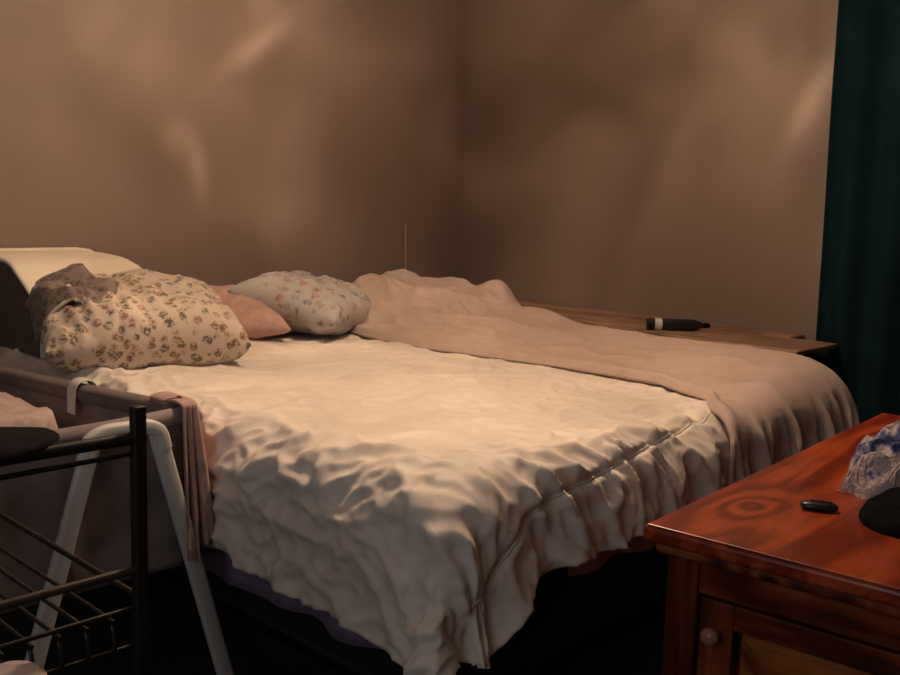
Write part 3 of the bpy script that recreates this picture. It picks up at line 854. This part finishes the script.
def rim(z, ins):
    x0_, x1_, y0_, y1_ = BXa + ins, BXb - ins, BYa + ins, BYb - ins
    rr = 0.05; out = []
    for (cx_, cy_, a0) in ((x1_ - rr, y0_ + rr, -90), (x1_ - rr, y1_ - rr, 0), (x0_ + rr, y1_ - rr, 90), (x0_ + rr, y0_ + rr, 180)):
        for k in range(5):
            an = R(a0 + 90 * k / 4); out.append((cx_ + rr * math.cos(an), cy_ + rr * math.sin(an), z))
    return out


# padded rails
def seg(p, q, n=20, sag=0.0):
    p, q = Vector(p), Vector(q)
    return [p.lerp(q, i / n) - Vector((0, 0, sag * math.sin(math.pi * i / n))) for i in range(n + 1)]


bpart(tube_obj('long_rail', seg((BXb - 0.005, BYa + 0.005, BZ), (BXb - 0.06, BYb, BZ - 0.043), 20, 0.004), 0.024, M_MAUVEDK, None, 16))
bpart(tube_obj('long_rail', seg((BXa, BYa, BZ), (BXa, BYb, BZ), 20, 0.004), 0.024, M_MAUVEDK, None, 16))
bpart(tube_obj('end_rail', seg((BXb, BYa, BZ - 0.004), (BXa, BYa, BZ - 0.004), 24, 0.010), 0.019, M_MAUVE, None, 16))
bpart(tube_obj('end_rail', seg((BXb, BYb, BZ), (BXa, BYb, BZ), 24, 0.0), 0.022, M_MAUVEDK, None, 16))


def panel_between(name, p, q, z1, z0, lean, mat, seed):
    p, q = Vector((p[0], p[1], 0)), Vector((q[0], q[1], 0)); n = 60; k = 22
    d_ = (q - p).normalized(); nr = Vector((d_.y, -d_.x, 0))
    rows = []
    for i in range(n):
        c_ = p.lerp(q, i / (n - 1)); row = []
        for j in range(k):
            f_ = j / (k - 1)
            wv = 0.010 * math.sin(f_ * math.pi) * float(grad_noise(i * 0.11, f_ * 2.3 + seed, seed)) * 3
            pt = c_ + nr * (lean * f_ + wv - 0.02 * math.sin(f_ * math.pi) * 0)
            row.append([pt.x, pt.y, z1 + (z0 - z1) * f_])
        rows.append(row)
    return bpart(grid_mesh(name, np.array(rows), mat, None, 0.004, 0))


panel_between('side_panel', (BXb - 0.01, BYa + 0.01), (BXb - 0.06, BYb - 0.01), BZ - 0.01, 0.37, 0.0, M_MAUVE, 3)
panel_between('side_panel', (BXa, BYb), (BXa, BYa), BZ - 0.01, 0.37, 0.0, M_MAUVE, 4)
panel_between('end_panel', (BXa, BYa), (BXb, BYa), BZ - 0.01, 0.37, 0.0, M_MAUVE, 5)
panel_between('end_panel', (BXb, BYb), (BXa, BYb), BZ - 0.01, 0.37, 0.0, M_MAUVE, 6)
bpart(box_obj('mattress_pad', ((BXa + BXb) / 2 - 0.01, (BYa + BYb) / 2, 0.395), (BXb - BXa - 0.05, BYb - BYa - 0.05, 0.05), M_MAUVE, None, 0.015))
# white A-shaped leg frames at both ends
for yy, first in ((1.86, True), (3.04, False)):
    xa, xb = 0.914, 1.046
    bpart(tube_obj('leg', [(xa - 0.005, yy, 0.70), (0.700, yy, 0.0)], 0.02, M_GREYLEG, None, 16, (0.011, 0.019, (0, 1, 0))))
    bpart(tube_obj('leg', [(xb + 0.002, yy, 0.70), (1.245, yy, 0.0)], 0.02, M_GREYLEG, None, 16, (0.011, 0.019, (0, 1, 0))))
    pth = smooth_path([(xa - 0.022, yy, 0.655), (xa - 0.010, yy, 0.692), (xa + 0.022, yy, 0.707), (0.98, yy, 0.708), (xb - 0.020, yy, 0.707), (xb + 0.008, yy, 0.692), (xb + 0.020, yy, 0.655)], 6)
    bpart(tube_obj('leg_bracket', pth, 0.02, M_WHITEPL, None, 18, (0.014, 0.0165, (0, 1, 0))))
# plastic clip over the long rail
bm = bmesh.new()
q_ = []
for k in range(13):
    an = R(-60 + 240 * k / 12)
    q_.append((-math.cos(an) * 0.029, 0, math.sin(an) * 0.029))
cy_ = 2.315; cxr = 1.108; BZ -= 0.016
pth = [(cxr - 0.030, cy_, BZ - 0.050)] + [(cxr - 0.029 * math.cos(R(a_)), cy_, BZ + 0.003 + 0.029 * math.sin(R(a_))) for a_ in range(0, 181, 20)] + [(cxr + 0.030, cy_, BZ - 0.03)]
add_tube(bm, pth, 0.01, 16, (0.0025, 0.021, (-1, 0, 0)))
o = bpart(from_bm('rail_clip', bm, M_WHITEPL, None, auto=50)); o['label'] = 'small white plastic clip over the padded rail'

BZ += 0.016
# pink blanket draped over the near corner of the rails
n_, k_ = 90, 60
rows = []
for i in range(n_):
    f = i / (n_ - 1)
    row = []
    for j in range(k_):
        g = j / (k_ - 1)
        # starts inside, goes over the rail and hangs down outside; f runs along the end rail and then round the corner
        if g < 0.10: h_ = 0.70 + (g / 0.10) * 0.036; off = -0.034
        elif g < 0.22:
            an = (g - 0.10) / 0.12 * math.pi; h_ = 0.736 + 0.010 * math.sin(an); off = -0.034 * math.cos(an)
        else:
            h_ = 0.736 - (g - 0.22) / 0.78 * (0.315 + 0.03 * math.sin(f * 5 + 0.6)); off = 0.034 + 0.016 * (g - 0.22)
        gg = max(0, g - 0.2)
        wv = gg * (0.020 * math.sin(f * 22 + 1.2 * g) + 0.008 * math.sin(f * 47 + 2))
        an = R(90) * float(sstep(0.55, 0.8, f))
        ox, oy = math.sin(an), -math.cos(an)
        bx = 1.116 + 0.026 * min(1, f / 0.6) + 0.030 * gg * min(1, f * 1.6)
        by = 1.90 + 0.10 * max(0, f - 0.62) / 0.38
        row.append([bx + ox * (off + wv) * 0.9, by + oy * (off + wv), h_])
    rows.append(row)
o = grid_mesh('baby_blanket', np.array(rows), M_PINKBLK, None, 0.006, 1)
tag(o, 'dusty pink baby blanket hanging over the near corner of the bassinet rail', 'blanket')
# pale blanket inside the bassinet
u = np.linspace(0, 1, 60); U, V = np.meshgrid(u, u, indexing='ij')
X = BXa + 0.12 + U * (BXb - BXa - 0.20); Y = BYa + 0.32 + V * 0.44
Z = 0.425 + 0.33 * gauss(X, Y, 0.98, 2.42, 0.22, 0.26) + 0.05 * (ridged(X * 7, Y * 5 + X * 3, 121, 1.8) - 0.4) + 0.02 * grad_noise(X * 12, Y * 12, 122)
em_ = np.minimum.reduce([U, 1 - U, V, 1 - V]); Z = 0.423 + (Z - 0.423) * sstep(0.0, 0.12, em_)
Z = np.clip(Z, 0.423, 0.66 + 0.025 * grad_noise(X * 9, Y * 9, 123))
o = grid_mesh('baby_blanket', np.stack([X, Y, Z], -1), M_PALEPINK, None, 0.006, 1)
tag(o, 'pale pink blanket heaped inside the grey bassinet', 'blanket')

# ------------------------------------------------------------------ black wire rack in front
rk = thing('wire_rack', 'black metal wire rack with a square post standing in front of the bassinet', 'rack', (0.633, 1.169, 0))
RX, RY, RXL, RYB = 0.633, 1.169, 0.06, 1.78


def rp(o): return keep(o, rk)


for (x_, y_) in ((RX, RY), (RXL, RY), (RX, RYB), (RXL, RYB)):
    bm = bmesh.new(); add_box(bm, (x_, y_, 0.46), (0.0175, 0.0175, 0.92), 0.003)
    rp(from_bm('post', bm, M_BLACKMETAL, None, False))


def bar(name, p, q, r_, mat=None): return rp(tube_obj(name, [p, q], r_, mat or M_BLACKMETAL, None, 10))


for y_ in (RY, RYB):
    bar('rail', (RXL, y_, 0.878), (RX, y_, 0.878), 0.0085)
    bar('rail', (RXL, y_, 0.852), (RX, y_, 0.858), 0.0035)
    bar('rail', (RXL, y_, 0.698), (RX, y_, 0.700), 0.0060, M_LITMETAL)
    bar('rail', (RXL, y_, 0.646), (RX, y_, 0.648), 0.0035)
    bar('rail', (RXL, y_, 0.30), (RX, y_, 0.30), 0.006)
bar('side_rail', (RX, RY, 0.660), (RX, RYB, 0.660), 0.0045)
bar('side_rail', (RXL, RY, 0.660), (RXL, RYB, 0.660), 0.0045)
bar('side_rail', (RX, RY, 0.30), (RX, RYB, 0.30), 0.0045)
bar('side_rail', (RXL, RY, 0.30), (RXL, RYB, 0.30), 0.0045)
for k in range(15):
    x_ = RX - 0.035 - k * 0.036
    pts = smooth_path([(x_, RYB, 0.634), (x_, 1.5, 0.634), (x_, RY + 0.035, 0.634), (x_, RY + 0.012, 0.628), (x_, RY + 0.004, 0.606), (x_, RY + 0.004, 0.592)], 5)
    rp(tube_obj('basket_wire', pts, 0.0030, M_BLACKMETAL, None, 8))
bar('rail', (RXL, RY + 0.004, 0.594), (RX, RY + 0.004, 0.594), 0.003)
for k in range(10):
    y_ = RY + 0.06 + k * 0.055
    bar('shelf_wire', (RXL, y_, 0.305), (RX, y_, 0.305), 0.0028)

# dark folded cloth on the top rails, and a beige rag on the wires
dc = blob('folded_cloth', 0.37, 1.215, 0.8865, 0.175, 0.085, 0.018, M_DARKCLOTH, 131, fr=10)
tag(dc, 'dark charcoal cloth folded on the top rails of the wire rack', 'cloth')
rag = blob('crumpled_rag', 0.415, 1.090, 0.637, 0.055, 0.045, 0.018, M_PALEPINK, 141, fr=18)
tag(rag, 'pale crumpled rag lying on the wire shelf of the rack', 'cloth')
